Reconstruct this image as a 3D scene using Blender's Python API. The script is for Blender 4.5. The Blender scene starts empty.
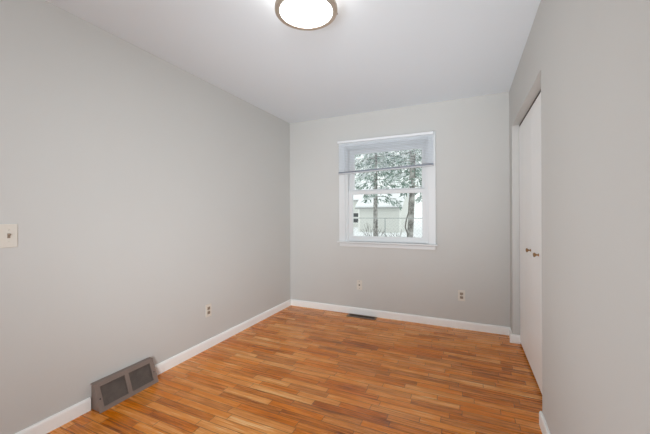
import bpy, bmesh, math, random
from mathutils import Vector, Matrix

PI = math.pi
C = bpy.context.scene.collection
SC = bpy.context.scene

# ------------------------------------------------------------------ measures
F, YAW, Y0, ROLL, HC = 309.84, 0.4300, 213.45, -0.0046, 1.228
XL, XR, YB, HT = -2.163, 0.388, 3.592, 2.44
YF = -1.15                      # wall behind the camera
OP0, OP1, OPZ = 2.135, 3.400, 2.048   # closet opening along the right wall
WX0, WX1, WZ0, WZ1 = -1.372, -0.384, 0.878, 2.048  # hole for the window
WT = 0.13

# ------------------------------------------------------------------ camera
cd = bpy.data.cameras.new('camera'); cam = bpy.data.objects.new('camera', cd); C.objects.link(cam)
cd.sensor_width = 36.0; cd.lens = 36.0 * F / 650.0
cd.shift_y = -(217.0 - Y0) / 650.0
cd.clip_start = 0.02
cam.matrix_world = (Matrix.Translation((0, 0, HC)) @ Matrix.Rotation(YAW, 4, 'Z')
                    @ Matrix.Rotation(PI / 2, 4, 'X') @ Matrix.Rotation(ROLL, 4, 'Z'))
SC.camera = cam

# ------------------------------------------------------------------ world, lights, exposure
w = bpy.data.worlds.new('overcast_sky'); SC.world = w; w.use_nodes = True
w.node_tree.nodes['Background'].inputs[0].default_value = (0.97, 0.99, 1.0, 1)
w.node_tree.nodes['Background'].inputs[1].default_value = 1.36

LAMP_FACE, LAMP_SIDE = 8.0, 5.0

def area(name, loc, target, sx, sy, power, col):
    l = bpy.data.lights.new(name, 'AREA'); l.shape = 'RECTANGLE'; l.size = sx; l.size_y = sy
    l.energy = power; l.color = col
    o = bpy.data.objects.new(name, l); C.objects.link(o); o.location = loc
    o.rotation_euler = (Vector(target) - Vector(loc)).to_track_quat('-Z', 'Y').to_euler()
    return o
# unseen fill lamps added to even the light: one beyond the doorway, and
# soft ones behind the camera aimed at the far wall, the side walls and the far ceiling
FILL = (0.89, 0.945, 1.0)
def fill_light(name, loc, target, sx, sy, power, spread):
    o = area(name, loc, target, sx, sy, power, FILL); o.data.spread = math.radians(spread)
fill_light('hall_fill', (-0.48, YF - 0.45, 1.15), (-0.9, 3.0, 1.6), 0.75, 1.9, 15.0, 180)
fill_light('left_wall_fill', (0.1, -0.8, 1.3), (-2.16, 3.5, 1.2), 0.6, 1.2, 9.2, 64)
fill_light('near_wall_fill', (0.1, -0.8, 1.3), (-2.16, 0.9, 1.3), 0.6, 1.2, 9.0, 100)
fill_light('ceiling_fill', (-0.5, -0.9, 0.6), (-0.3, 3.4, 2.6), 0.8, 0.8, 9.6, 60)
fill_light('right_wall_fill', (-1.6, -0.8, 0.27), (0.39, 1.9, 0.75), 0.6, 0.4, 4.1, 60)
fill_light('low_fill', (0.2, -0.8, 0.8), (-2.16, 2.6, 0.6), 0.6, 0.6, 1.8, 40)

vs = SC.view_settings
SC.display_settings.display_device = 'sRGB'
vs.view_transform = 'Standard'; vs.look = 'None'; vs.exposure = 0.0; vs.gamma = 1.0
vs.use_curve_mapping = False

# ------------------------------------------------------------------ materials
def srgb(r, g, b):
    def f(c):
        c /= 255.0
        return c / 12.92 if c <= 0.04045 else ((c + 0.055) / 1.055) ** 2.4
    return (f(r), f(g), f(b), 1.0)

def mat(name, col, rough=0.5, metal=0.0, noise=0.0, scale=20.0, bump=0.0, bscale=200.0, spec=0.5):
    m = bpy.data.materials.new(name); m.use_nodes = True
    nt = m.node_tree; b = nt.nodes['Principled BSDF']
    b.inputs['Base Color'].default_value = col
    b.inputs['Roughness'].default_value = rough
    b.inputs['Metallic'].default_value = metal
    b.inputs['Specular IOR Level'].default_value = spec
    tc = nt.nodes.new('ShaderNodeTexCoord')
    if noise:
        n = nt.nodes.new('ShaderNodeTexNoise'); n.inputs['Scale'].default_value = scale
        n.inputs['Detail'].default_value = 5
        nt.links.new(tc.outputs['Object'], n.inputs['Vector'])
        mx = nt.nodes.new('ShaderNodeMix'); mx.data_type = 'RGBA'
        mx.inputs['A'].default_value = tuple(c * (1 - noise) for c in col[:3]) + (1,)
        mx.inputs['B'].default_value = tuple(min(1, c * (1 + noise)) for c in col[:3]) + (1,)
        nt.links.new(n.outputs['Fac'], mx.inputs['Factor'])
        nt.links.new(mx.outputs['Result'], b.inputs['Base Color'])
    if bump:
        n2 = nt.nodes.new('ShaderNodeTexNoise'); n2.inputs['Scale'].default_value = bscale
        nt.links.new(tc.outputs['Object'], n2.inputs['Vector'])
        bp = nt.nodes.new('ShaderNodeBump'); bp.inputs['Strength'].default_value = bump
        bp.inputs['Distance'].default_value = 0.001
        nt.links.new(n2.outputs['Fac'], bp.inputs['Height'])
        nt.links.new(bp.outputs['Normal'], b.inputs['Normal'])
    return m

def emit(name, col, s):
    m = bpy.data.materials.new(name); m.use_nodes = True; nt = m.node_tree
    nt.nodes.remove(nt.nodes['Principled BSDF'])
    e = nt.nodes.new('ShaderNodeEmission'); e.inputs[0].default_value = col; e.inputs[1].default_value = s
    nt.links.new(e.outputs[0], nt.nodes['Material Output'].inputs[0]); return m

def floor_mat():
    m = bpy.data.materials.new('oak_strip_floor'); m.use_nodes = True
    nt = m.node_tree; b = nt.nodes['Principled BSDF']; L = nt.links.new
    def N(t, **k):
        n = nt.nodes.new(t)
        for a, v in k.items(): setattr(n, a, v)
        return n
    def M(op, a, b_=None, c=None):
        n = N('ShaderNodeMath', operation=op)
        for i, v in enumerate((a, b_, c)):
            if v is None: continue
            if isinstance(v, (int, float)): n.inputs[i].default_value = v
            else: L(v, n.inputs[i])
        return n.outputs[0]
    tc = N('ShaderNodeTexCoord'); sp = N('ShaderNodeSeparateXYZ'); L(tc.outputs['Object'], sp.inputs[0])
    X, Y = sp.outputs[0], sp.outputs[1]
    W = 0.0555
    v = M('DIVIDE', M('ADD', Y, 10.0), W); row = M('FLOOR', v); fv = M('FRACT', v)
    def wn(*src):
        cv = N('ShaderNodeCombineXYZ')
        for i, s in enumerate(src):
            if isinstance(s, (int, float)): cv.inputs[i].default_value = s
            else: L(s, cv.inputs[i])
        n = N('ShaderNodeTexWhiteNoise', noise_dimensions='3D'); L(cv.outputs[0], n.inputs['Vector'])
        return n.outputs['Value'], n.outputs['Color']
    r1, _ = wn(row, 3.7, 1.1); r2, _ = wn(row, 9.2, 5.5)
    ln = M('ADD', M('MULTIPLY', r1, 0.22), 0.29)
    u = M('DIVIDE', M('ADD', M('ADD', X, 20.0), r2), ln); iu = M('FLOOR', u); fu = M('FRACT', u)
    pv, pc = wn(row, iu, 2.0)
    pv2, _ = wn(row, iu, 7.0)
    # grain: noise stretched along the board, shifted per board
    cg = N('ShaderNodeCombineXYZ')
    L(M('MULTIPLY', M('ADD', X, M('MULTIPLY', pv, 37.0)), 3.2), cg.inputs[0])
    L(M('MULTIPLY', Y, 60.0), cg.inputs[1]); L(M('MULTIPLY', pv2, 50.0), cg.inputs[2])
    g = N('ShaderNodeTexNoise'); g.inputs['Scale'].default_value = 1.0; g.inputs['Detail'].default_value = 6
    g.inputs['Roughness'].default_value = 0.6; L(cg.outputs[0], g.inputs['Vector'])
    cg2 = N('ShaderNodeCombineXYZ')
    L(M('MULTIPLY', X, 6.0), cg2.inputs[0]); L(M('MULTIPLY', Y, 170.0), cg2.inputs[1]); L(pv2, cg2.inputs[2])
    g2 = N('ShaderNodeTexNoise'); g2.inputs['Scale'].default_value = 1.0; g2.inputs['Detail'].default_value = 3
    L(cg2.outputs[0], g2.inputs['Vector'])
    ramp = N('ShaderNodeValToRGB'); cr = ramp.color_ramp
    cr.elements[0].position = 0.0; cr.elements[0].color = FLOOR_COLS[0]
    cr.elements[1].position = 1.0; cr.elements[1].color = FLOOR_COLS[4]
    for p, c in ((0.12, FLOOR_COLS[1]), (0.5, FLOOR_COLS[2]), (0.86, FLOOR_COLS[3])):
        e = cr.elements.new(p); e.color = c
    tone = M('ADD', M('MULTIPLY', pv, 0.56), M('ADD', M('MULTIPLY', M('SUBTRACT', g.outputs['Fac'], 0.5), 1.3),
             M('ADD', M('MULTIPLY', M('SUBTRACT', g2.outputs['Fac'], 0.5), 1.1), 0.22)))
    L(tone, ramp.inputs['Fac'])
    # slight hue change board to board
    hs = N('ShaderNodeHueSaturation'); L(ramp.outputs['Color'], hs.inputs['Color'])
    L(M('ADD', M('MULTIPLY', pv2, 0.008), 0.4915), hs.inputs['Hue'])
    L(M('ADD', M('MULTIPLY', pv2, -0.10), 1.21), hs.inputs['Saturation'])
    # joints
    jy = M('MINIMUM', fv, M('SUBTRACT', 1.0, fv))
    jx = M('MULTIPLY', M('MINIMUM', fu, M('SUBTRACT', 1.0, fu)), M('DIVIDE', ln, W))
    j = M('MINIMUM', jy, jx)
    gap = N('ShaderNodeMapRange'); gap.inputs['From Min'].default_value = 0.012; gap.inputs['From Max'].default_value = 0.055
    gap.inputs['To Min'].default_value = 0.22; gap.inputs['To Max'].default_value = 1.0
    L(j, gap.inputs['Value'])
    mx = N('ShaderNodeMix', data_type='RGBA'); mx.inputs['A'].default_value = srgb(74, 38, 18)
    L(gap.outputs[0], mx.inputs['Factor']); L(hs.outputs['Color'], mx.inputs['B'])
    L(mx.outputs['Result'], b.inputs['Base Color'])
    rr = M('ADD', M('MULTIPLY', g.outputs['Fac'], 0.14), 0.20); L(rr, b.inputs['Roughness'])
    b.inputs['Specular IOR Level'].default_value = 0.5
    bp = N('ShaderNodeBump'); bp.inputs['Strength'].default_value = 0.35; bp.inputs['Distance'].default_value = 0.0012
    L(M('ADD', gap.outputs[0], M('MULTIPLY', g.outputs['Fac'], 0.25)), bp.inputs['Height'])
    L(bp.outputs['Normal'], b.inputs['Normal'])
    return m
FLOOR_COLS = [srgb(116, 66, 38), srgb(176, 113, 68), srgb(224, 153, 97), srgb(242, 180, 122), srgb(254, 214, 164)]

def glass_mat():
    m = bpy.data.materials.new('window_glass'); m.use_nodes = True; nt = m.node_tree
    nt.nodes.remove(nt.nodes['Principled BSDF'])
    t = nt.nodes.new('ShaderNodeBsdfTransparent'); t.inputs[0].default_value = (0.96, 0.98, 0.97, 1)
    g = nt.nodes.new('ShaderNodeBsdfGlossy'); g.inputs['Roughness'].default_value = 0.02
    lw = nt.nodes.new('ShaderNodeFresnel'); lw.inputs[0].default_value = 1.45
    mx = nt.nodes.new('ShaderNodeMixShader')
    nt.links.new(lw.outputs[0], mx.inputs[0]); nt.links.new(t.outputs[0], mx.inputs[1]); nt.links.new(g.outputs[0], mx.inputs[2])
    nt.links.new(mx.outputs[0], nt.nodes['Material Output'].inputs[0]); return m

def leafy(name, col, col2, scale, trans=0.5):
    m = mat(name, col, 0.8); nt = m.node_tree; b = nt.nodes['Principled BSDF']
    tc = nt.nodes.new('ShaderNodeTexCoord'); n = nt.nodes.new('ShaderNodeTexNoise')
    n.inputs['Scale'].default_value = scale; n.inputs['Detail'].default_value = 4
    nt.links.new(tc.outputs['Object'], n.inputs['Vector'])
    r = nt.nodes.new('ShaderNodeValToRGB'); r.color_ramp.elements[0].position = 0.38; r.color_ramp.elements[0].color = col
    r.color_ramp.elements[1].position = 0.62; r.color_ramp.elements[1].color = col2
    nt.links.new(n.outputs['Fac'], r.inputs[0]); nt.links.new(r.outputs[0], b.inputs['Base Color'])
    tr = nt.nodes.new('ShaderNodeBsdfTranslucent'); nt.links.new(r.outputs[0], tr.inputs[0])
    mx = nt.nodes.new('ShaderNodeMixShader'); mx.inputs[0].default_value = trans
    nt.links.new(b.outputs[0], mx.inputs[1]); nt.links.new(tr.outputs[0], mx.inputs[2])
    nt.links.new(mx.outputs[0], nt.nodes['Material Output'].inputs[0]); return m

M_WALL = mat('greige_wall_paint', srgb(204, 203, 199), 0.75, bump=0.12, bscale=260, noise=0.012, scale=3, spec=0.3)
M_CEIL = mat('white_ceiling_paint', srgb(233, 240, 245), 0.9, bump=0.1, bscale=150, spec=0.2)
M_TRIM = mat('white_trim_paint', srgb(250, 250, 247), 0.38)
M_WINP = mat('backlit_window_paint', srgb(222, 224, 224), 0.4)  # white paint greyed to put the backlit shade into its colour
M_DOOR = mat('white_door_paint', srgb(248, 248, 246), 0.42, noise=0.01, scale=4)
M_FLOOR = floor_mat()
M_GLASS = glass_mat()
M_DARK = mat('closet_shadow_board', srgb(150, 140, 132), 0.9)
M_BLIND = leafy('white_blind_vinyl', srgb(242, 245, 250), srgb(245, 247, 252), 5.0)
M_HEAD = mat('white_headrail_enamel', srgb(236, 238, 240), 0.4)
M_RAIL = mat('blind_rail_enamel', srgb(200, 202, 204), 0.5)
M_CORD = mat('blind_cord', srgb(225, 225, 228), 0.8)
M_IVORY = mat('ivory_plastic', srgb(220, 214, 203), 0.4)
M_RECEP = mat('tan_receptacle', srgb(150, 134, 116), 0.45)
M_HOLE = mat('dark_hole', srgb(42, 34, 28), 0.8)
M_SCREW = mat('plated_screw', srgb(150, 142, 130), 0.4, 0.6)
M_TAUPE = mat('taupe_enamel_metal', srgb(136, 120, 111), 0.42, 0.2, noise=0.06, scale=14)
M_TAUPED = mat('brown_grille_metal', srgb(110, 98, 90), 0.45, 0.2, noise=0.35, scale=24)  # brown metal, mottled to put some louvre shade into the colour
M_BRONZE = mat('bronze_register_metal', srgb(122, 98, 80), 0.42, 0.3, noise=0.12, scale=30)
M_BRONZED = mat('dark_bronze_louvre', srgb(70, 56, 46), 0.5, 0.3)
M_BRASS = mat('antique_brass', srgb(150, 116, 80), 0.3, 0.85)
M_NICKEL = mat('brushed_nickel', srgb(186, 173, 158), 0.4, 0.5, noise=0.05, scale=40)
M_FACE = emit('lit_diffuser', (1.0, 0.99, 0.97, 1), LAMP_FACE)
M_SIDE = emit('lit_drum_glass', (1.0, 0.965, 0.92, 1), LAMP_SIDE)
M_SNOW = mat('snow', srgb(240, 242, 244), 0.9, noise=0.03, scale=1.5, bump=0.3, bscale=8)
M_SIDING = mat('pale_siding', srgb(216, 217, 212), 0.8, noise=0.03, scale=3)
M_CORNER = mat('white_corner_board', srgb(236, 236, 232), 0.7)
M_FASCIA = mat('grey_fascia', srgb(160, 162, 160), 0.7)
M_WINDK = mat('dark_window_pane', srgb(74, 78, 80), 0.7, spec=0.1)
M_BARK = leafy('grey_bark', srgb(100, 98, 94), srgb(180, 178, 174), 7.0, 0.0)
M_TWIG = mat('bare_twig', srgb(104, 100, 95), 0.9, noise=0.2, scale=20)
M_WIRE = mat('galvanised_wire', srgb(158, 162, 162), 0.5, 0.3)
M_NEEDLE = leafy('haze_pale_needles', srgb(92, 118, 104), srgb(180, 196, 188), 4.0)  # outdoor haze and overexposure put into the pale needle colours
M_NEEDLE2 = leafy('haze_paler_needles', srgb(112, 134, 123), srgb(200, 212, 206), 3.0)  # paler set for the back trees, same haze in the colour

# ------------------------------------------------------------------ mesh helpers
class MB:
    def __init__(s): s.bm = bmesh.new()
    def box(s, x0, x1, y0, y1, z0, z1, bev=0.0, seg=2, mtx=None):
        vs_ = [s.bm.verts.new(v) for v in ((x0, y0, z0), (x1, y0, z0), (x1, y1, z0), (x0, y1, z0),
                                           (x0, y0, z1), (x1, y0, z1), (x1, y1, z1), (x0, y1, z1))]
        fs = [s.bm.faces.new([vs_[i] for i in q]) for q in
              ((3, 2, 1, 0), (4, 5, 6, 7), (0, 1, 5, 4), (1, 2, 6, 5), (2, 3, 7, 6), (3, 0, 4, 7))]
        if mtx is not None:
            for v in vs_: v.co = mtx @ v.co
        if bev > 0:
            es = list({e for f in fs for e in f.edges})
            bmesh.ops.bevel(s.bm, geom=es, offset=bev, segments=seg, affect='EDGES', profile=0.5, clamp_overlap=True)
        return s
    def prism(s, poly, axis, a, b):
        """extrude a 2D polygon along an axis: 0 -> poly is (y,z), 1 -> (x,z), 2 -> (x,y)"""
        def P(q, t): return {0: (t, q[0], q[1]), 1: (q[0], t, q[1]), 2: (q[0], q[1], t)}[axis]
        v0 = [s.bm.verts.new(P(q, a)) for q in poly]; v1 = [s.bm.verts.new(P(q, b)) for q in poly]
        n = len(poly); s.bm.faces.new(v0); s.bm.faces.new(v1[::-1])
        for i in range(n): s.bm.faces.new((v0[i], v1[i], v1[(i + 1) % n], v0[(i + 1) % n]))
        return s
    def lathe(s, prof, n=48, mtx=None, close=False):
        """prof: list of (r, z) turned about Z"""
        rings = []
        for r, z in prof:
            if r < 1e-6: rings.append([s.bm.verts.new((0, 0, z))])
            else: rings.append([s.bm.verts.new((r * math.cos(2 * PI * i / n), r * math.sin(2 * PI * i / n), z)) for i in range(n)])
        pr = list(zip(rings, rings[1:])) + ([(rings[-1], rings[0])] if close else [])
        for a, b in pr:
            for i in range(n):
                k = (i + 1) % n
                q = [a[i % len(a)], a[k % len(a)], b[k % len(b)], b[i % len(b)]]
                u = []
                for v in q:
                    if v not in u: u.append(v)
                if len(u) > 2: s.bm.faces.new(u)
        if mtx is not None:
            for R in rings:
                for v in R: v.co = mtx @ v.co
        return s
    def tube(s, pts, rad, n=8):
        """pts: list of points, rad: float or list"""
        pts = [Vector(p) for p in pts]; R = rad if isinstance(rad, (list, tuple)) else [rad] * len(pts)
        rings = []
        for i, p in enumerate(pts):
            d = (pts[min(i + 1, len(pts) - 1)] - pts[max(i - 1, 0)]).normalized()
            a = d.orthogonal().normalized() if abs(d.z) < 0.9 else d.cross(Vector((0, 1, 0))).normalized()
            if abs(d.z) < 0.9: a = d.cross(Vector((0, 0, 1))).normalized()
            b = d.cross(a)
            rings.append([s.bm.verts.new(p + R[i] * (math.cos(2 * PI * k / n) * a + math.sin(2 * PI * k / n) * b)) for k in range(n)])
        for a, b in zip(rings, rings[1:]):
            for k in range(n): s.bm.faces.new((a[k], a[(k + 1) % n], b[(k + 1) % n], b[k]))
        s.bm.faces.new(rings[0][::-1]); s.bm.faces.new(rings[-1])
        return s
    def build(s, name, m, parent=None, smooth=False):
        bmesh.ops.recalc_face_normals(s.bm, faces=s.bm.faces)
        me = bpy.data.meshes.new(name); s.bm.to_mesh(me); s.bm.free()
        if smooth:
            for p in me.polygons: p.use_smooth = True
        me.materials.append(m)
        o = bpy.data.objects.new(name, me); C.objects.link(o)
        if parent is not None: o.parent = parent
        return o

def tag(o, label=None, cat=None, group=None, kind=None):
    if label: o['label'] = label
    if cat: o['category'] = cat
    if group: o['group'] = group
    if kind: o['kind'] = kind
    return o
def empty(name, loc=(0, 0, 0), rz=0):
    o = bpy.data.objects.new(name, None); C.objects.link(o); o.empty_display_size = 0.05
    o.location = loc; o.rotation_euler = (0, 0, rz); return o
def struct(o, label=None, cat=None):
    return tag(o, label, cat, None, 'structure')

# ------------------------------------------------------------------ room shell
struct(MB().box(XL - 0.1, XR + 0.8, YF - 1.3, YB + WT, -0.1, 0.0).build('floor', M_FLOOR),
       'glossy honey oak strip floor with short boards', 'floor')
struct(MB().box(XL - 0.1, XR + 0.8, YF - 1.3, YB + WT, HT, HT + 0.1).build('ceiling', M_CEIL),
       'plain white painted ceiling', 'ceiling')
struct(MB().box(XL - 0.1, XL, YF - 1.3, YB + WT, 0, HT).build('wall_left', M_WALL),
       'greige painted wall on the left with the light switch', 'wall')
b = MB()
b.box(XL, WX0, YB, YB + WT, 0, HT); b.box(WX1, XR + 0.8, YB, YB + WT, 0, HT)
b.box(WX0, WX1, YB, YB + WT, 0, WZ0); b.box(WX0, WX1, YB, YB + WT, WZ1, HT)
struct(b.build('wall_back', M_WALL), 'greige painted far wall holding the window', 'wall')
b = MB()
b.box(XR, XR + 0.115, OP1, YB, 0, HT); b.box(XR, XR + 0.115, OP0, OP1, OPZ, HT)
b.box(XR, XR + 0.115, YF - 1.3, OP0, 0, HT)
struct(b.build('wall_right', M_WALL), 'greige painted wall on the right with the closet opening', 'wall')
b = MB()   # wall behind the camera with the doorway the added hall fill lamp shines through
b.box(XL, -1.15, YF - 0.12, YF, 0, HT); b.box(0.05, XR, YF - 0.12, YF, 0, HT); b.box(-1.15, 0.05, YF - 0.12, YF, 2.2, HT)
struct(b.build('wall_front', M_WALL), 'greige painted wall behind the camera with the doorway', 'wall')
struct(MB().box(XL, XR, YF - 1.3, YF - 1.2, 0, HT).build('wall_hall', M_WALL), 'greige hall wall beyond the doorway', 'wall')
b = MB()
b.box(XR + 0.72, XR + 0.8, YF - 1.3, YB, 0, HT)
struct(b.build('wall_closet', M_DARK), 'back wall of the closet behind the white doors', 'wall')

# baseboards: extruded profile with an eased top
BH, BT = 0.080, 0.014
PROF = [(0, 0), (BT, 0), (BT, BH - 0.016), (BT - 0.002, BH - 0.007), (BT - 0.006, BH - 0.001), (BT - 0.009, BH), (0, BH)]
REG0, REG1 = 1.153, 1.555
b = MB()
b.prism([(XL + x, z) for x, z in PROF], 1, YF, REG0 - 0.001); b.prism([(XL + x, z) for x, z in PROF], 1, REG1 + 0.001, YB)
struct(b.build('baseboard_left', M_TRIM), 'white baseboard along the left wall', 'baseboard')
struct(MB().prism([(YB - y, z) for y, z in PROF], 0, XL, XR).build('baseboard_back', M_TRIM),
       'white baseboard below the window along the far wall', 'baseboard')
b = MB()
b.prism([(XR - x, z) for x, z in PROF], 1, OP1 - BT * 0.5, YB)
b.prism([(OP1 - y, z) for y, z in PROF], 0, XR - 0.025, XR + 0.058)
b.prism([(XR - x, z) for x, z in PROF], 1, YF, OP0 + BT)
b.prism([(OP0 + y, z) for y, z in PROF], 0, XR - BT * 0.6, XR + 0.058)
struct(b.build('baseboard_right', M_TRIM), 'white baseboard wrapping the closet opening on the right wall', 'baseboard')

# ------------------------------------------------------------------ window_1
win = empty('window_1', ((WX0 + WX1) / 2, YB, WZ0)); struct(win, 'white double-hung window with snowy yard beyond', 'window')
PW = win.location.copy()
def wpart(mb, name, m, parent=win, **k):
    o = mb.build(name, m, None, **k)
    off = PW if parent is win else PW
    o.data.transform(Matrix.Translation(-off))
    o.parent = parent
    return o
CW = 0.074
b = MB(); T = 0.019
def casing_prof(x0, x1, z0, z1):   # flat board with a stepped inner bead
    b.box(x0, x1, YB - T, YB + 0.001, z0, z1, 0.003)
b.box(WX0 - CW, WX0 + 0.004, YB - T, YB - 0.0005, WZ0 + 0.0, WZ1 + CW, 0.003)
b.box(WX1 - 0.004, WX1 + CW, YB - T, YB - 0.0005, WZ0 + 0.0, WZ1 + CW, 0.003)
b.box(WX0 + 0.004, WX1 - 0.004, YB - T, YB - 0.0005, WZ1 - 0.004, WZ1 + CW, 0.003)
wpart(b, 'casing', M_WINP)
b = MB(); b.box(WX0 - CW - 0.02, WX1 + CW + 0.02, YB - 0.050, YB - 0.0005, WZ0 - 0.010, WZ0 + 0.008, 0.004)
b.box(WX0 + 0.001, WX1 - 0.001, YB - 0.002, YB + 0.035, WZ0 + 0.0005, WZ0 + 0.008)
wpart(b, 'window_stool', M_WINP)
b = MB(); b.box(WX0 - CW + 0.003, WX1 + CW - 0.003, YB - 0.014, YB - 0.0005, WZ0 - 0.056, WZ0 - 0.0165, 0.003)
wpart(b, 'apron', M_WINP)
# jamb liner with stops
b = MB()
JW = 0.022
b.box(WX0 + 0.001, WX0 + JW, YB + 0.0, YB + WT - 0.001, WZ0 + 0.0085, WZ1 - 0.001)
b.box(WX1 - JW, WX1 - 0.001, YB + 0.0, YB + WT - 0.001, WZ0 + 0.0085, WZ1 - 0.001)
b.box(WX0 + JW, WX1 - JW, YB + 0.0, YB + WT - 0.001, WZ1 - JW, WZ1 - 0.001)
b.box(WX0 + JW, WX1 - JW, YB + 0.036, YB + WT - 0.001, WZ0 + 0.001, WZ0 + 0.022)
for sx in (WX0 + JW, WX1 - JW - 0.014):
    b.box(sx, sx + 0.014, YB + 0.006, YB + 0.022, WZ0 + 0.0085, WZ1 - JW, 0.002)
    b.box(sx, sx + 0.014, YB + 0.058, YB + 0.064, WZ0 + 0.022, WZ1 - JW)
b.box(WX0 + JW, WX1 - JW, YB + 0.006, YB + 0.022, WZ1 - JW - 0.014, WZ1 - JW, 0.002)
wpart(b, 'window_frame', M_WINP)
SX0, SX1 = WX0 + JW + 0.002, WX1 - JW - 0.002
def sash(y0, y1, z0, z1, gx0, gx1, gz0, gz1, name):
    b = MB()
    b.box(SX0, gx0, y0, y1, z0, z1, 0.002); b.box(gx1, SX1, y0, y1, z0, z1, 0.002)
    b.box(gx0 - 0.002, gx1 + 0.002, y0, y1, z0, gz0, 0.002); b.box(gx0 - 0.002, gx1 + 0.002, y0, y1, gz1, z1, 0.002)
    s = wpart(b, name, M_WINP)
    b = MB()   # glazing bead
    bd = 0.006
    b.box(gx0, gx0 + bd, y0 + 0.006, y1 - 0.004, gz0, gz1); b.box(gx1 - bd, gx1, y0 + 0.006, y1 - 0.004, gz0, gz1)
    b.box(gx0 + bd, gx1 - bd, y0 + 0.006, y1 - 0.004, gz0, gz0 + bd); b.box(gx0 + bd, gx1 - bd, y0 + 0.006, y1 - 0.004, gz1 - bd, gz1)
    o = b.build('glazing_bead', M_WINP); o.data.transform(Matrix.Translation(-PW)); o.parent = s
    b = MB(); ym = (y0 + y1) / 2; b.box(gx0 + 0.001, gx1 - 0.001, ym - 0.0015, ym + 0.0015, gz0 + 0.001, gz1 - 0.001)
    o = b.build('glass_pane', M_GLASS); o.data.transform(Matrix.Translation(-PW)); o.parent = s
    return s
lo = sash(YB + 0.024, YB + 0.056, WZ0 + 0.010, 1.500, -1.288, -0.453, 0.944, 1.464, 'lower_sash')
up = sash(YB + 0.066, YB + 0.098, 1.468, WZ1 - JW - 0.001, -1.280, -0.461, 1.512, 1.968, 'upper_sash')
b = MB(); xm = (SX0 + SX1) / 2
b.box(xm - 0.025, xm + 0.025, YB + 0.028, YB + 0.052, 1.5005, 1.508, 0.002); b.box(xm - 0.006, xm + 0.03, YB + 0.034, YB + 0.046, 1.508, 1.516, 0.002)
o = b.build('sash_lock', M_RAIL); o.data.transform(Matrix.Translation(-PW)); o.parent = lo

# ------------------------------------------------------------------ closet doors
XD = 0.446
DZ0, DZ1 = 0.021, 2.026
dr = empty('door_1', (XD, (OP0 + OP1) / 2, 0)); struct(dr, 'flat white folding closet doors with two brass knobs', 'door')
PD = dr.location.copy()
nl = 4; lw_ = (OP1 - OP0 - 0.012) / nl
for i in range(nl):
    y1 = OP1 - 0.006 - i * lw_; y0 = y1 - lw_ + 0.0025
    b = MB(); b.box(XD, XD + 0.032, y0, y1, DZ0, DZ1, 0.0015)
    lf = b.build('door_leaf', M_DOOR); lf.data.transform(Matrix.Translation(-PD)); lf.parent = dr
    ky = {1: 2.835, 2: 2.545}.get(i)
    if ky:
        k = MB().lathe([(0, 0.0), (0.010, 0.0), (0.010, 0.003), (0.0055, 0.006), (0.0055, 0.014), (0.011, 0.019),
                        (0.0155, 0.025), (0.0155, 0.029), (0.011, 0.033), (0, 0.034)], 24)
        o = k.build('door_knob', M_BRASS, None, True)
        o.data.transform(Matrix.Translation(Vector((XD, ky, 0.936)) - PD) @ Matrix.Rotation(-PI / 2, 4, 'Y')); o.parent = lf
b = MB(); b.box(XD + 0.002, XD + 0.034, OP0 + 0.002, OP1 - 0.002, OPZ - 0.012, OPZ - 0.0005)
o = b.build('door_track', M_BRONZED); o.data.transform(Matrix.Translation(-PD)); o.parent = dr

# ------------------------------------------------------------------ mini blind
BY = YB - 0.040
bl = empty('window_blind', (-0.888, BY, 2.085))
tag(bl, 'white mini blind half raised and hanging askew over the window top', 'blind')
PB = bl.location.copy()
def bpart(mb, name, m, parent=bl, **k):
    o = mb.build(name, m, None, **k); o.data.transform(Matrix.Translation(-PB)); o.parent = parent; return o
BX0, BX1 = -1.447, -0.328
b = MB()
b.prism([(BY - 0.019, 2.086), (BY + 0.019, 2.086), (BY + 0.019, 2.112), (BY + 0.015, 2.112), (BY + 0.015, 2.09),
         (BY - 0.015, 2.09), (BY - 0.015, 2.112), (BY - 0.019, 2.112)], 0, BX0, BX1)
hr = bpart(b, 'headrail', M_HEAD)
for x in (BX0 - 0.004, BX1 + 0.0005):
    b = MB(); b.box(x, x + 0.0035, BY - 0.021, BY + 0.0205, 2.083, 2.115, 0.001)
    bpart(b, 'bracket', M_RAIL)
ZL, ZR = 1.706, 1.741
def slat_mesh(zl, zr, tilt):
    b = MB(); n = 4; wd = 0.025; th = 0.0005; rows = []
    for k in range(n + 1):
        t = (k / n - 0.5); y = t * wd; z = 0.0022 * (1 - (2 * t) ** 2) + y * tilt
        rows.append((y, z))
    top = [b.bm.verts.new((x, BY + y, zz + z + th)) for x, zz in ((BX0 + 0.004, zl), (BX1 - 0.004, zr)) for y, z in rows]
    bot = [b.bm.verts.new((x, BY + y, zz + z)) for x, zz in ((BX0 + 0.004, zl), (BX1 - 0.004, zr)) for y, z in rows]
    m_ = n + 1
    for k in range(n):
        b.bm.faces.new((top[k], top[k + 1], top[m_ + k + 1], top[m_ + k])); b.bm.faces.new((bot[k + 1], bot[k], bot[m_ + k], bot[m_ + k + 1]))
    for a, c in ((0, m_), (n, m_ + n)): b.bm.faces.new((top[a], top[c], bot[c], bot[a]))
    b.bm.faces.new(top[:m_] + bot[:m_][::-1]); b.bm.faces.new(top[m_:] + bot[m_:][::-1])
    return b
NS = 17
for i in range(NS):
    t = (i + 0.8) / (NS + 0.5); z = 2.084 - 0.004
    zl = z - t * (z - (ZL + 0.030)); zr = z - t * (z - (ZR + 0.030))
    bpart(slat_mesh(zl, zr, 0.16), 'slat', M_BLIND)
for i in range(6):   # gathered slats lying on the bottom rail
    bpart(slat_mesh(ZL + 0.0145 + i * 0.0024, ZR + 0.0145 + i * 0.0024, 0.0), 'slat', M_BLIND)
ang = math.atan2(ZR - ZL, BX1 - BX0)
mt = Matrix.Translation((-0.8875, BY, (ZL + ZR) / 2)) @ Matrix.Rotation(-ang, 4, 'Y')
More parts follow.
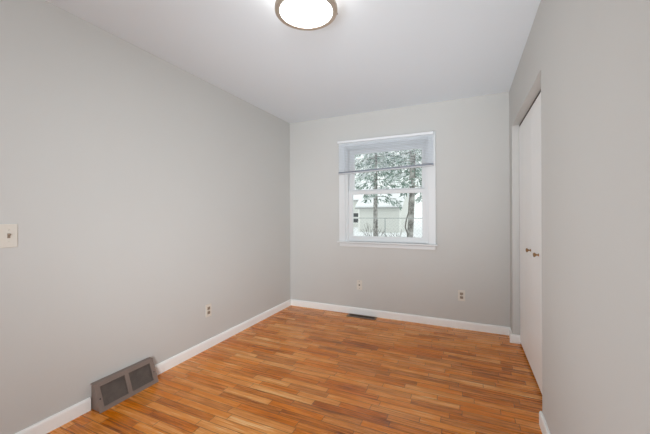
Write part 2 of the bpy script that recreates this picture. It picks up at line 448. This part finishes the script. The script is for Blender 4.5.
b = MB(); hl = (BX1 - BX0) / 2 - 0.003
b.box(-hl, hl, -0.013, 0.013, -0.002, 0.011, 0.003, mtx=mt); bpart(b, 'bottom_rail', M_RAIL)
for fx in (0.1, 0.5, 0.9):
    x = BX0 + (BX1 - BX0) * fx; zb = ZL + (ZR - ZL) * fx
    b = MB()
    for dy in (-0.0135, 0.0135): b.tube([(x, BY + dy, zb), (x, BY + dy, 2.088)], 0.0007, 5)
    bpart(b, 'ladder_cord', M_CORD)

# ------------------------------------------------------------------ ceiling lamp
LX, LY = -0.79, 1.49
lp = empty('ceiling_lamp', (LX, LY, HT))
tag(lp, 'round flush ceiling lamp with glowing white drum and nickel rings', 'ceiling lamp')
MB().lathe([(0, -0.0005), (0.168, -0.0005), (0.170, -0.003), (0.170, -0.016), (0.160, -0.018), (0.0, -0.018)], 64).build('ceiling_pan', M_NICKEL, lp, True)
MB().lathe([(0.157, -0.0185), (0.157, -0.096), (0.153, -0.096), (0.153, -0.0185)], 64, close=True).build('drum_glass', M_SIDE, lp, True)
MB().lathe([(0.160, -0.096), (0.167, -0.098), (0.1695, -0.102), (0.1695, -0.117), (0.167, -0.120), (0.164, -0.1213), (0.1435, -0.1213), (0.1435, -0.0965)],
           64, close=True).build('trim_ring', M_NICKEL, lp, True)
MB().lathe([(0.143, -0.100), (0.143, -0.1185), (0.12, -0.1195), (0.07, -0.1205), (0.0, -0.121)], 64).build('diffuser', M_FACE, lp, True)
for k in range(3):
    a = 0.6 + k * 2 * PI / 3; mm = Matrix.Rotation(a, 4, 'Z') @ Matrix.Translation((0.1695, 0, -0.109)) @ Matrix.Rotation(PI / 2, 4, 'Y')
    MB().lathe([(0, 0), (0.003, 0), (0.0045, 0.003), (0.003, 0.006), (0, 0.0065)], 12, mm).build('thumb_screw', M_NICKEL, lp, True)

# ------------------------------------------------------------------ baseboard heat register (left wall)
L = REG1 - REG0 - 0.004
hr_ = empty('wall_register', (XL, (REG0 + REG1) / 2, 0))
tag(hr_, 'taupe metal sloping wall register with two grilles on the left baseboard', 'vent')
ZT, DT, DB = 0.163, 0.036, 0.102     # top height, depth at the top and at the bottom
# body: end cheeks, top lip and back (an open wedge)
b = MB()
for s_ in (-1, 1):
    y0 = s_ * (L / 2 - 0.007); y1 = y0 - s_ * 0.004
    b.prism([(0.0005, 0.0008), (DB - 0.004, 0.0008), (DT - 0.003, ZT - 0.004), (0.0005, ZT)], 1, min(y0, y1), max(y0, y1))
b.box(0.0005, 0.003, -L / 2 + 0.011, L / 2 - 0.011, 0.001, ZT)
b.prism([(0.003, ZT - 0.004), (DT, ZT - 0.004), (DT - 0.002, ZT), (0.003, ZT)], 1, -L / 2, L / 2)
b.build('body', M_TAUPE, hr_)
# sloping face: local u along Y, v up the slope, w outward
SL = math.hypot(DB - DT, ZT - 0.001)
e_v = Vector((-(DB - DT), 0, ZT - 0.001)).normalized(); e_u = Vector((0, 1, 0)); e_w = e_u.cross(e_v)
if e_w.x < 0: e_w = -e_w
MF = Matrix(((e_u.x, e_v.x, e_w.x, DB), (e_u.y, e_v.y, e_w.y, 0), (e_u.z, e_v.z, e_w.z, 0.001), (0, 0, 0, 1)))
U = L / 2
O1 = (-U + 0.030, -0.015); O2 = (0.013, U - 0.032); V0, V1 = 0.026, SL - 0.026
b = MB(); q = -0.004, 0.003
for (a0, a1, c0, c1) in ((-U, O1[0], 0, SL), (O1[1], O2[0], V0, V1), (O2[1], U, 0, SL), (O1[0], O2[1], 0, V0), (O1[0], O2[1], V1, SL)):
    b.box(a0, a1, c0, c1, q[0], q[1], 0.0, mtx=MF)
for (u0, u1) in (O1, O2):     # pressed lip round each opening
    for (a0, a1, c0, c1) in ((u0 - .006, u0, V0 - .006, V1 + .006), (u1, u1 + .006, V0 - .006, V1 + .006), (u0, u1, V0 - .006, V0), (u0, u1, V1, V1 + .006)):
        b.box(a0, a1, c0, c1, 0.003, 0.0048, 0.0, mtx=MF)
b.build('face_frame', M_TAUPE, hr_)
for (u0, u1) in (O1, O2):
    b = MB(); n = 20
    for k in range(n):
        vv = V0 + (k + 0.5) * (V1 - V0) / n
        m2 = MF @ Matrix.Translation(((u0 + u1) / 2, vv, -0.006)) @ Matrix.Rotation(math.radians(-32), 4, 'X')
        b.box(-(u1 - u0) / 2, (u1 - u0) / 2, -0.0042, 0.0042, -0.0005, 0.0005, mtx=m2)
    b.build('grille', M_TAUPED, hr_)
    b = MB(); b.box(u0 - 0.004, u1 + 0.004, V0 - 0.004, V1 + 0.004, -0.020, -0.019, mtx=MF); b.build('damper', M_HOLE, hr_)
for uu in (-U + 0.017, U - 0.015):
    MB().lathe([(0, 0), (0.0045, 0), (0.0035, 0.0015), (0, 0.002)], 14, MF @ Matrix.Translation((uu, SL * 0.45, 0.003))).build('screw', M_HOLE, hr_, True)

# ------------------------------------------------------------------ floor register
FX0, FX1, FY0, FY1 = -1.318, -0.965, 3.462, 3.572
fr = empty('floor_register', ((FX0 + FX1) / 2, (FY0 + FY1) / 2, 0))
tag(fr, 'dark bronze floor register set in the boards below the window', 'vent')
hx, hy = (FX1 - FX0) / 2, (FY1 - FY0) / 2
b = MB()
for (x0, x1, y0, y1) in ((-hx, hx, -hy, -hy + 0.036), (-hx, hx, hy - 0.016, hy), (-hx, -hx + 0.022, -hy + 0.02, hy - 0.016), (hx - 0.022, hx, -hy + 0.02, hy - 0.016)):
    b.box(x0, x1, y0, y1, 0.0004, 0.005, 0.0015)
b.build('flange', M_BRONZE, fr)
b = MB(); n = 26
for k in range(n):
    x = -hx + 0.022 + (k + 0.5) * (2 * hx - 0.044) / n
    b.box(x - 0.0014, x + 0.0014, -hy + 0.036, hy - 0.016, 0.0008, 0.0042)
b.box(-hx + 0.022, hx - 0.022, 0.007, 0.013, 0.0008, 0.0046)
b.build('louvre_grid', M_BRONZED, fr)
MB().box(-hx + 0.02, hx - 0.02, -hy + 0.018, hy - 0.014, 0.0002, 0.0007).build('duct_opening', M_HOLE, fr)

# ------------------------------------------------------------------ wall plates
def plate_mesh(wd, ht):
    return MB().box(-wd / 2, wd / 2, -0.0055, -0.0003, -ht / 2, ht / 2, 0.0025, 3)
def outlet(loc, rz, label):
    o = empty('wall_outlet', loc, rz); tag(o, label, 'outlet', 'duplex outlets on the walls')
    plate_mesh(0.069, 0.115).build('plate', M_IVORY, o)
    for z in (0.0195, -0.0195):
        b = MB(); b.box(-0.0165, 0.0165, -0.0078, -0.005, z - 0.0138, z + 0.0138, 0.002)
        r = b.build('receptacle', M_RECEP, o)
        b = MB()
        for x in (-0.0062, 0.0062): b.box(x - 0.0012, x + 0.0012, -0.0082, -0.0076, z - 0.001, z + 0.007)
        b.box(-0.002, 0.002, -0.0082, -0.0076, z - 0.0085, z - 0.0045)
        b.build('slots', M_HOLE, r)
    MB().lathe([(0, 0), (0.003, 0), (0.0024, 0.001), (0, 0.0012)], 12, Matrix.Translation((0, -0.0055, 0)) @ Matrix.Rotation(PI / 2, 4, 'X')).build('screw', M_SCREW, o, True)
    return o
outlet((-0.0575, YB, 0.350), 0, 'ivory duplex outlet on the far wall, right of the window near the closet')
outlet((XL, 2.137, 0.344), PI / 2, 'ivory duplex outlet on the left wall above the baseboard')
j = empty('cable_jack_plate', (-1.191, YB, 0.358)); tag(j, 'ivory jack plate with one centre hole below the window', 'jack plate')
plate_mesh(0.068, 0.114).build('plate', M_IVORY, j)
RX = Matrix.Rotation(PI / 2, 4, 'X')
MB().lathe([(0.0105, 0), (0.0095, 0.003), (0.0065, 0.003), (0.0065, 0)], 20, Matrix.Translation((0, -0.0055, 0)) @ RX, close=True).build('jack_collar', M_SCREW, j, True)
MB().lathe([(0, 0), (0.0066, 0), (0.0066, 0.0012), (0, 0.0012)], 16, Matrix.Translation((0, -0.0052, 0)) @ RX).build('jack_hole', M_HOLE, j, True)
for z in (0.041, -0.041):
    MB().lathe([(0, 0), (0.0042, 0), (0.0034, 0.0012), (0, 0.0016)], 12, Matrix.Translation((0, -0.0055, z)) @ RX).build('screw', M_SCREW, j, True)

s = empty('light_switch', (XL, 0.7755, 1.120), PI / 2); tag(s, 'ivory toggle light switch on the left wall at the photo edge', 'light switch')
plate_mesh(0.071, 0.122).build('plate', M_IVORY, s)
MB().box(-0.006, 0.006, -0.0062, -0.0050, -0.0125, 0.0125).build('toggle_slot', M_RECEP, s)
mt = Matrix.Translation((0, -0.006, 0.002)) @ Matrix.Rotation(math.radians(-28), 4, 'X')
MB().box(-0.0046, 0.0046, -0.013, 0.002, -0.0045, 0.0045, 0.0015, mtx=mt).build('toggle', M_RECEP, s)
for z in (0.030, -0.030):
    MB().lathe([(0, 0), (0.0036, 0), (0.0028, 0.001), (0, 0.0013)], 12, Matrix.Translation((0, -0.0055, z)) @ RX).build('screw', M_IVORY, s, True)

# ------------------------------------------------------------------ the yard beyond the window
rnd = random.Random(7)
GZ = -0.15
b = MB(); n = 40; x0, x1, y0, y1 = -32.0, 14.0, YB + WT + 0.02, 60.0
g = [[b.bm.verts.new((x0 + (x1 - x0) * i / n, y0 + (y1 - y0) * k / n, GZ + (0.07 * math.sin(i * 1.7) * math.cos(k * 1.3) if k > 1 else 0))) for i in range(n + 1)] for k in range(n + 1)]
for k in range(n):
    for i in range(n): b.bm.faces.new((g[k][i], g[k][i + 1], g[k + 1][i + 1], g[k + 1][i]))
struct(b.build('ground', M_SNOW, None, True), 'snow covered yard outside the window', 'ground')

def gable(name, label, x0, x1, y0, y1, ze, zr, cat, win_rects=()):
    """box with a ridge along X and a snowy roof"""
    o = empty(name, ((x0 + x1) / 2, (y0 + y1) / 2, GZ)); tag(o, label, cat)
    P = o.location.copy(); ym = (y0 + y1) / 2; T_ = Matrix.Translation(-P)
    b = MB(); b.prism([(y0, GZ - 0.1), (y1, GZ - 0.1), (y1, ze), (ym, zr), (y0, ze)], 0, x0, x1)
    k = 0.0
    z = GZ + 0.2
    while z < ze - 0.05:          # lap siding
        b.prism([(y0 - 0.012, z), (y0, z), (y0, z + 0.14)], 0, x0, x1); z += 0.16
    c = b.build('walls', M_SIDING); c.data.transform(T_); c.parent = o
    for x in (x0, x1):
        c = MB().box(x - 0.06, x + 0.06, y0 - 0.03, y0 + 0.03, GZ, ze).build('corner_board', M_CORNER); c.data.transform(T_); c.parent = o
    sl = (zr - ze) / (ym - y0); ov = 0.28; th = 0.16
    b = MB()
    b.prism([(y0 - ov, ze - ov * sl), (ym, zr), (y1 + ov, ze - ov * sl), (y1 + ov, ze - ov * sl + th), (ym, zr + th), (y0 - ov, ze - ov * sl + th)], 0, x0 - 0.2, x1 + 0.2)
    c = b.build('snowy_roof', M_SNOW); c.data.transform(T_); c.parent = o
    b = MB(); b.box(x0 - 0.21, x1 + 0.21, y0 - ov - 0.03, y0 - ov, ze - ov * sl - 0.07, ze - ov * sl + 0.05)
    c = b.build('fascia', M_FASCIA); c.data.transform(T_); c.parent = o
    for (wx0, wx1, wz0, wz1) in win_rects:
        b = MB(); fw = 0.07
        b.box(wx0 - fw, wx0, y0 - 0.05, y0 + 0.01, wz0 - fw, wz1 + fw); b.box(wx1, wx1 + fw, y0 - 0.05, y0 + 0.01, wz0 - fw, wz1 + fw)
        b.box(wx0, wx1, y0 - 0.05, y0 + 0.01, wz0 - fw, wz0); b.box(wx0, wx1, y0 - 0.05, y0 + 0.01, wz1, wz1 + fw)
        zm = (wz0 + wz1) / 2; b.box(wx0, wx1, y0 - 0.05, y0 + 0.01, zm - 0.09, zm + 0.09)
        f = b.build('window', M_CORNER); f.data.transform(T_); f.parent = o
        b = MB(); b.box(wx0, wx1, y0 - 0.02, y0 + 0.005, wz0, wz1); p_ = b.build('pane', M_WINDK); p_.data.transform(T_); p_.parent = f
    return o
gable('garden_shed', 'pale sided shed with a snowy white roof behind the wire fence', -7.30, -4.28, 22.0, 26.5, 1.78, 3.15, 'shed')
gable('neighbour_house', 'pale house with a dark two-pane window left of the shed', -18.0, -9.5, 29.0, 37.0, 2.6, 4.6, 'house',
      [(-10.42, -9.70, 0.32, 1.24)])

# wire fence
FYY = 7.6; FZ = 1.105
fe = empty('wire_fence', (-2.0, FYY, GZ)); tag(fe, 'thin grey wire fence crossing the snowy yard', 'fence')
PF = fe.location.copy()
def fpart(mb, name, m):
    o = mb.build(name, m); o.data.transform(Matrix.Translation(-PF)); o.parent = fe
fpart(MB().tube([(-5.2, FYY, FZ), (1.0, FYY, FZ)], 0.009, 8), 'top_rail', M_WIRE)
for x in (-3.55, -1.85, -0.15): fpart(MB().tube([(x, FYY, GZ - 0.1), (x, FYY, FZ + 0.01)], 0.012, 8), 'fence_post', M_WIRE)
b = MB(); hgt = FZ - GZ - 0.05; k = -5.2 - hgt
while k < 1.0:
    for sg in (1, -1):
        a0, a1 = max(-5.2, k), min(1.0, k + hgt)
        if a1 > a0:
            def zz(x): return (GZ + 0.05 + (x - k)) if sg == 1 else (FZ - (x - k))
            b.tube([(a0, FYY + 0.004 * sg, zz(a0)), (a1, FYY + 0.004 * sg, zz(a1))], 0.0010, 3)
    k += 0.085
fpart(b, 'wire_mesh', M_WIRE)

def conifer(name, label, x, y, top, r0, lean, first, nbr, lmax, seed, needle, group, dens=70, sway=0.0, snow=0.32):
    rr = random.Random(seed)
    o = empty(name, (x, y, GZ)); tag(o, label, 'tree', group)
    H_ = top - GZ
    def axis(t): return Vector((lean * t * H_ + sway * math.sin(t * 9), 0.04 * math.sin(t * 5), t * H_))
    N_ = 14
    bb = MB().tube([axis(i / N_) - Vector((0, 0, 0.1 if i == 0 else 0)) for i in range(N_ + 1)], [r0 * (1 - 0.75 * i / N_) + 0.005 for i in range(N_ + 1)], 10)
    fb = MB(); sb = MB()
    for i in range(nbr):
        t = first + (0.98 - first) * (i + rr.random()) / nbr
        c = axis(t); a = i * 2.399 + rr.uniform(-0.3, 0.3); ln = lmax * (1.05 - (t - first) / (1 - first)) * rr.uniform(0.65, 1.0) + 0.12
        d = Vector((math.cos(a), math.sin(a), 0)); pts = []
        for k in range(6):
            s_ = k / 5; pts.append(c + d * ln * s_ + Vector((0, 0, 0.10 * s_ * ln - 0.38 * ln * s_ * s_)))
        bb.tube(pts, [0.014 * (1 - 0.8 * k / 5) for k in range(6)], 4)
        for q in range(int(dens * ln)):
            s_ = 0.12 + 0.88 * rr.random() ** 0.8; k = min(4, int(s_ * 5)); f = s_ * 5 - k
            p = pts[k].lerp(pts[k + 1], f)
            side = Vector((-d.y, d.x, 0)) * rr.uniform(-1, 1) * 0.34 * ln * (1.1 - s_) ; p = p + side + Vector((0, 0, rr.uniform(-0.16, 0.03)))
            e1 = (d * rr.uniform(0.1, 1) + side.normalized() * rr.uniform(0, 1) + Vector((0, 0, rr.uniform(-1.1, 0.1)))).normalized() if side.length > 0 else d
            e2 = e1.cross(Vector((rr.uniform(-1, 1), rr.uniform(-1, 1), rr.uniform(-1, 1)))).normalized()
            L_ = rr.uniform(0.07, 0.17); w_ = rr.uniform(0.010, 0.026)
            tb = sb if rr.random() < snow else fb
            vs_ = [tb.bm.verts.new(p + v) for v in (-e2 * w_, e1 * L_ * 0.5 - e2 * w_ * 0.9, e1 * L_, e1 * L_ * 0.5 + e2 * w_ * 0.9, e2 * w_)]
            tb.bm.faces.new(vs_)
    bb.build('trunk', M_BARK, o, True)
    fb.build('foliage', needle, o); sb.build('snow', M_SNOW, o)  # white sprays added as bright speckle for the overexposed gaps
    return o
conifer('conifer_tree', 'slender evergreen with thin trunk in front of the shed', -2.74, 10.0, 7.2, 0.048, 0.004, 0.26, 52, 0.80, 3, M_NEEDLE, None, 120)
conifer('conifer_tree', 'evergreen with the thicker leaning trunk right of the shed', -1.53, 9.0, 7.6, 0.088, 0.050, 0.265, 50, 0.78, 5, M_NEEDLE, None, 120, 0.02)
conifer('conifer_tree', 'haze-pale evergreen filling the upper left of the window view', -3.95, 14.2, 8.6, 0.07, 0.0, 0.36, 78, 1.75, 8, M_NEEDLE2, None, 115)
conifer('conifer_tree', 'haze-pale evergreen farthest back between the two trunks', -2.95, 18.2, 9.6, 0.08, 0.0, 0.36, 78, 1.8, 11, M_NEEDLE2, None, 100)
conifer('conifer_tree', 'haze-pale evergreen at the right edge of the window view', -0.85, 13.0, 8.0, 0.10, 0.0, 0.27, 74, 1.45, 14, M_NEEDLE2, None, 115)

def bare_bush(name, label, x, y, h, n, seed, cat='bush', group=None, rad=0.011):
    rr = random.Random(seed); o = empty(name, (x, y, GZ)); tag(o, label, cat, group)
    b = MB()
    for i in range(n):
        a = rr.uniform(0, 2 * PI); sp = rr.uniform(0.12, 0.42) * h; hh = h * rr.uniform(0.7, 1.0)
        pts = [Vector((0.04 * math.cos(a), 0.04 * math.sin(a), -0.03))]
        for k in range(1, 6):
            s_ = k / 5; pts.append(Vector((math.cos(a) * sp * s_ ** 1.5 + rr.uniform(-0.02, 0.02), math.sin(a) * sp * s_ ** 1.5, hh * s_)))
        b.tube(pts, [rad * (1 - 0.7 * k / 5) for k in range(6)], 5)
        for k in (2, 3, 4):
            d = Vector((rr.uniform(-1, 1), rr.uniform(-1, 1), 1.2)).normalized() * 0.22 * h
            b.tube([pts[k], pts[k] + d * 0.5 + Vector((0.01, 0, 0)), pts[k] + d], [rad * .6, rad * .45, rad * .25], 4)
    b.build('stems', M_TWIG, o); return o
bare_bush('bare_bush', 'leafless bush by the fence left of the thin trunk', -2.35, 8.25, 1.12, 11, 2)
bare_bush('bare_bush', 'leafless bush by the fence between the two tree trunks', -1.72, 8.2, 0.98, 8, 4)
bare_bush('bare_bush', 'leafless bush at the foot of the thick leaning trunk', -1.10, 8.2, 0.95, 6, 6)
bare_bush('bare_bush', 'leafless upright twigs by the fence right of the slender fence post', -1.58, 8.15, 1.1, 3, 9)
# thin wavy sapling beside the thick trunk
sp_ = empty('sapling', (-1.46, 8.4, GZ)); tag(sp_, 'thin crooked sapling hugging the left of the thick trunk', 'tree')
MB().tube([(0.0, 0, -0.05), (-0.02, 0, 0.5), (0.03, 0, 0.8), (-0.04, 0, 1.0), (-0.01, 0, 1.2), (0.05, 0, 1.4), (0.06, 0, 1.65), (0.1, 0, 2.0)],
          [0.022, 0.02, 0.019, 0.018, 0.017, 0.015, 0.012, 0.006], 8).build('stem', M_TWIG, sp_, True)
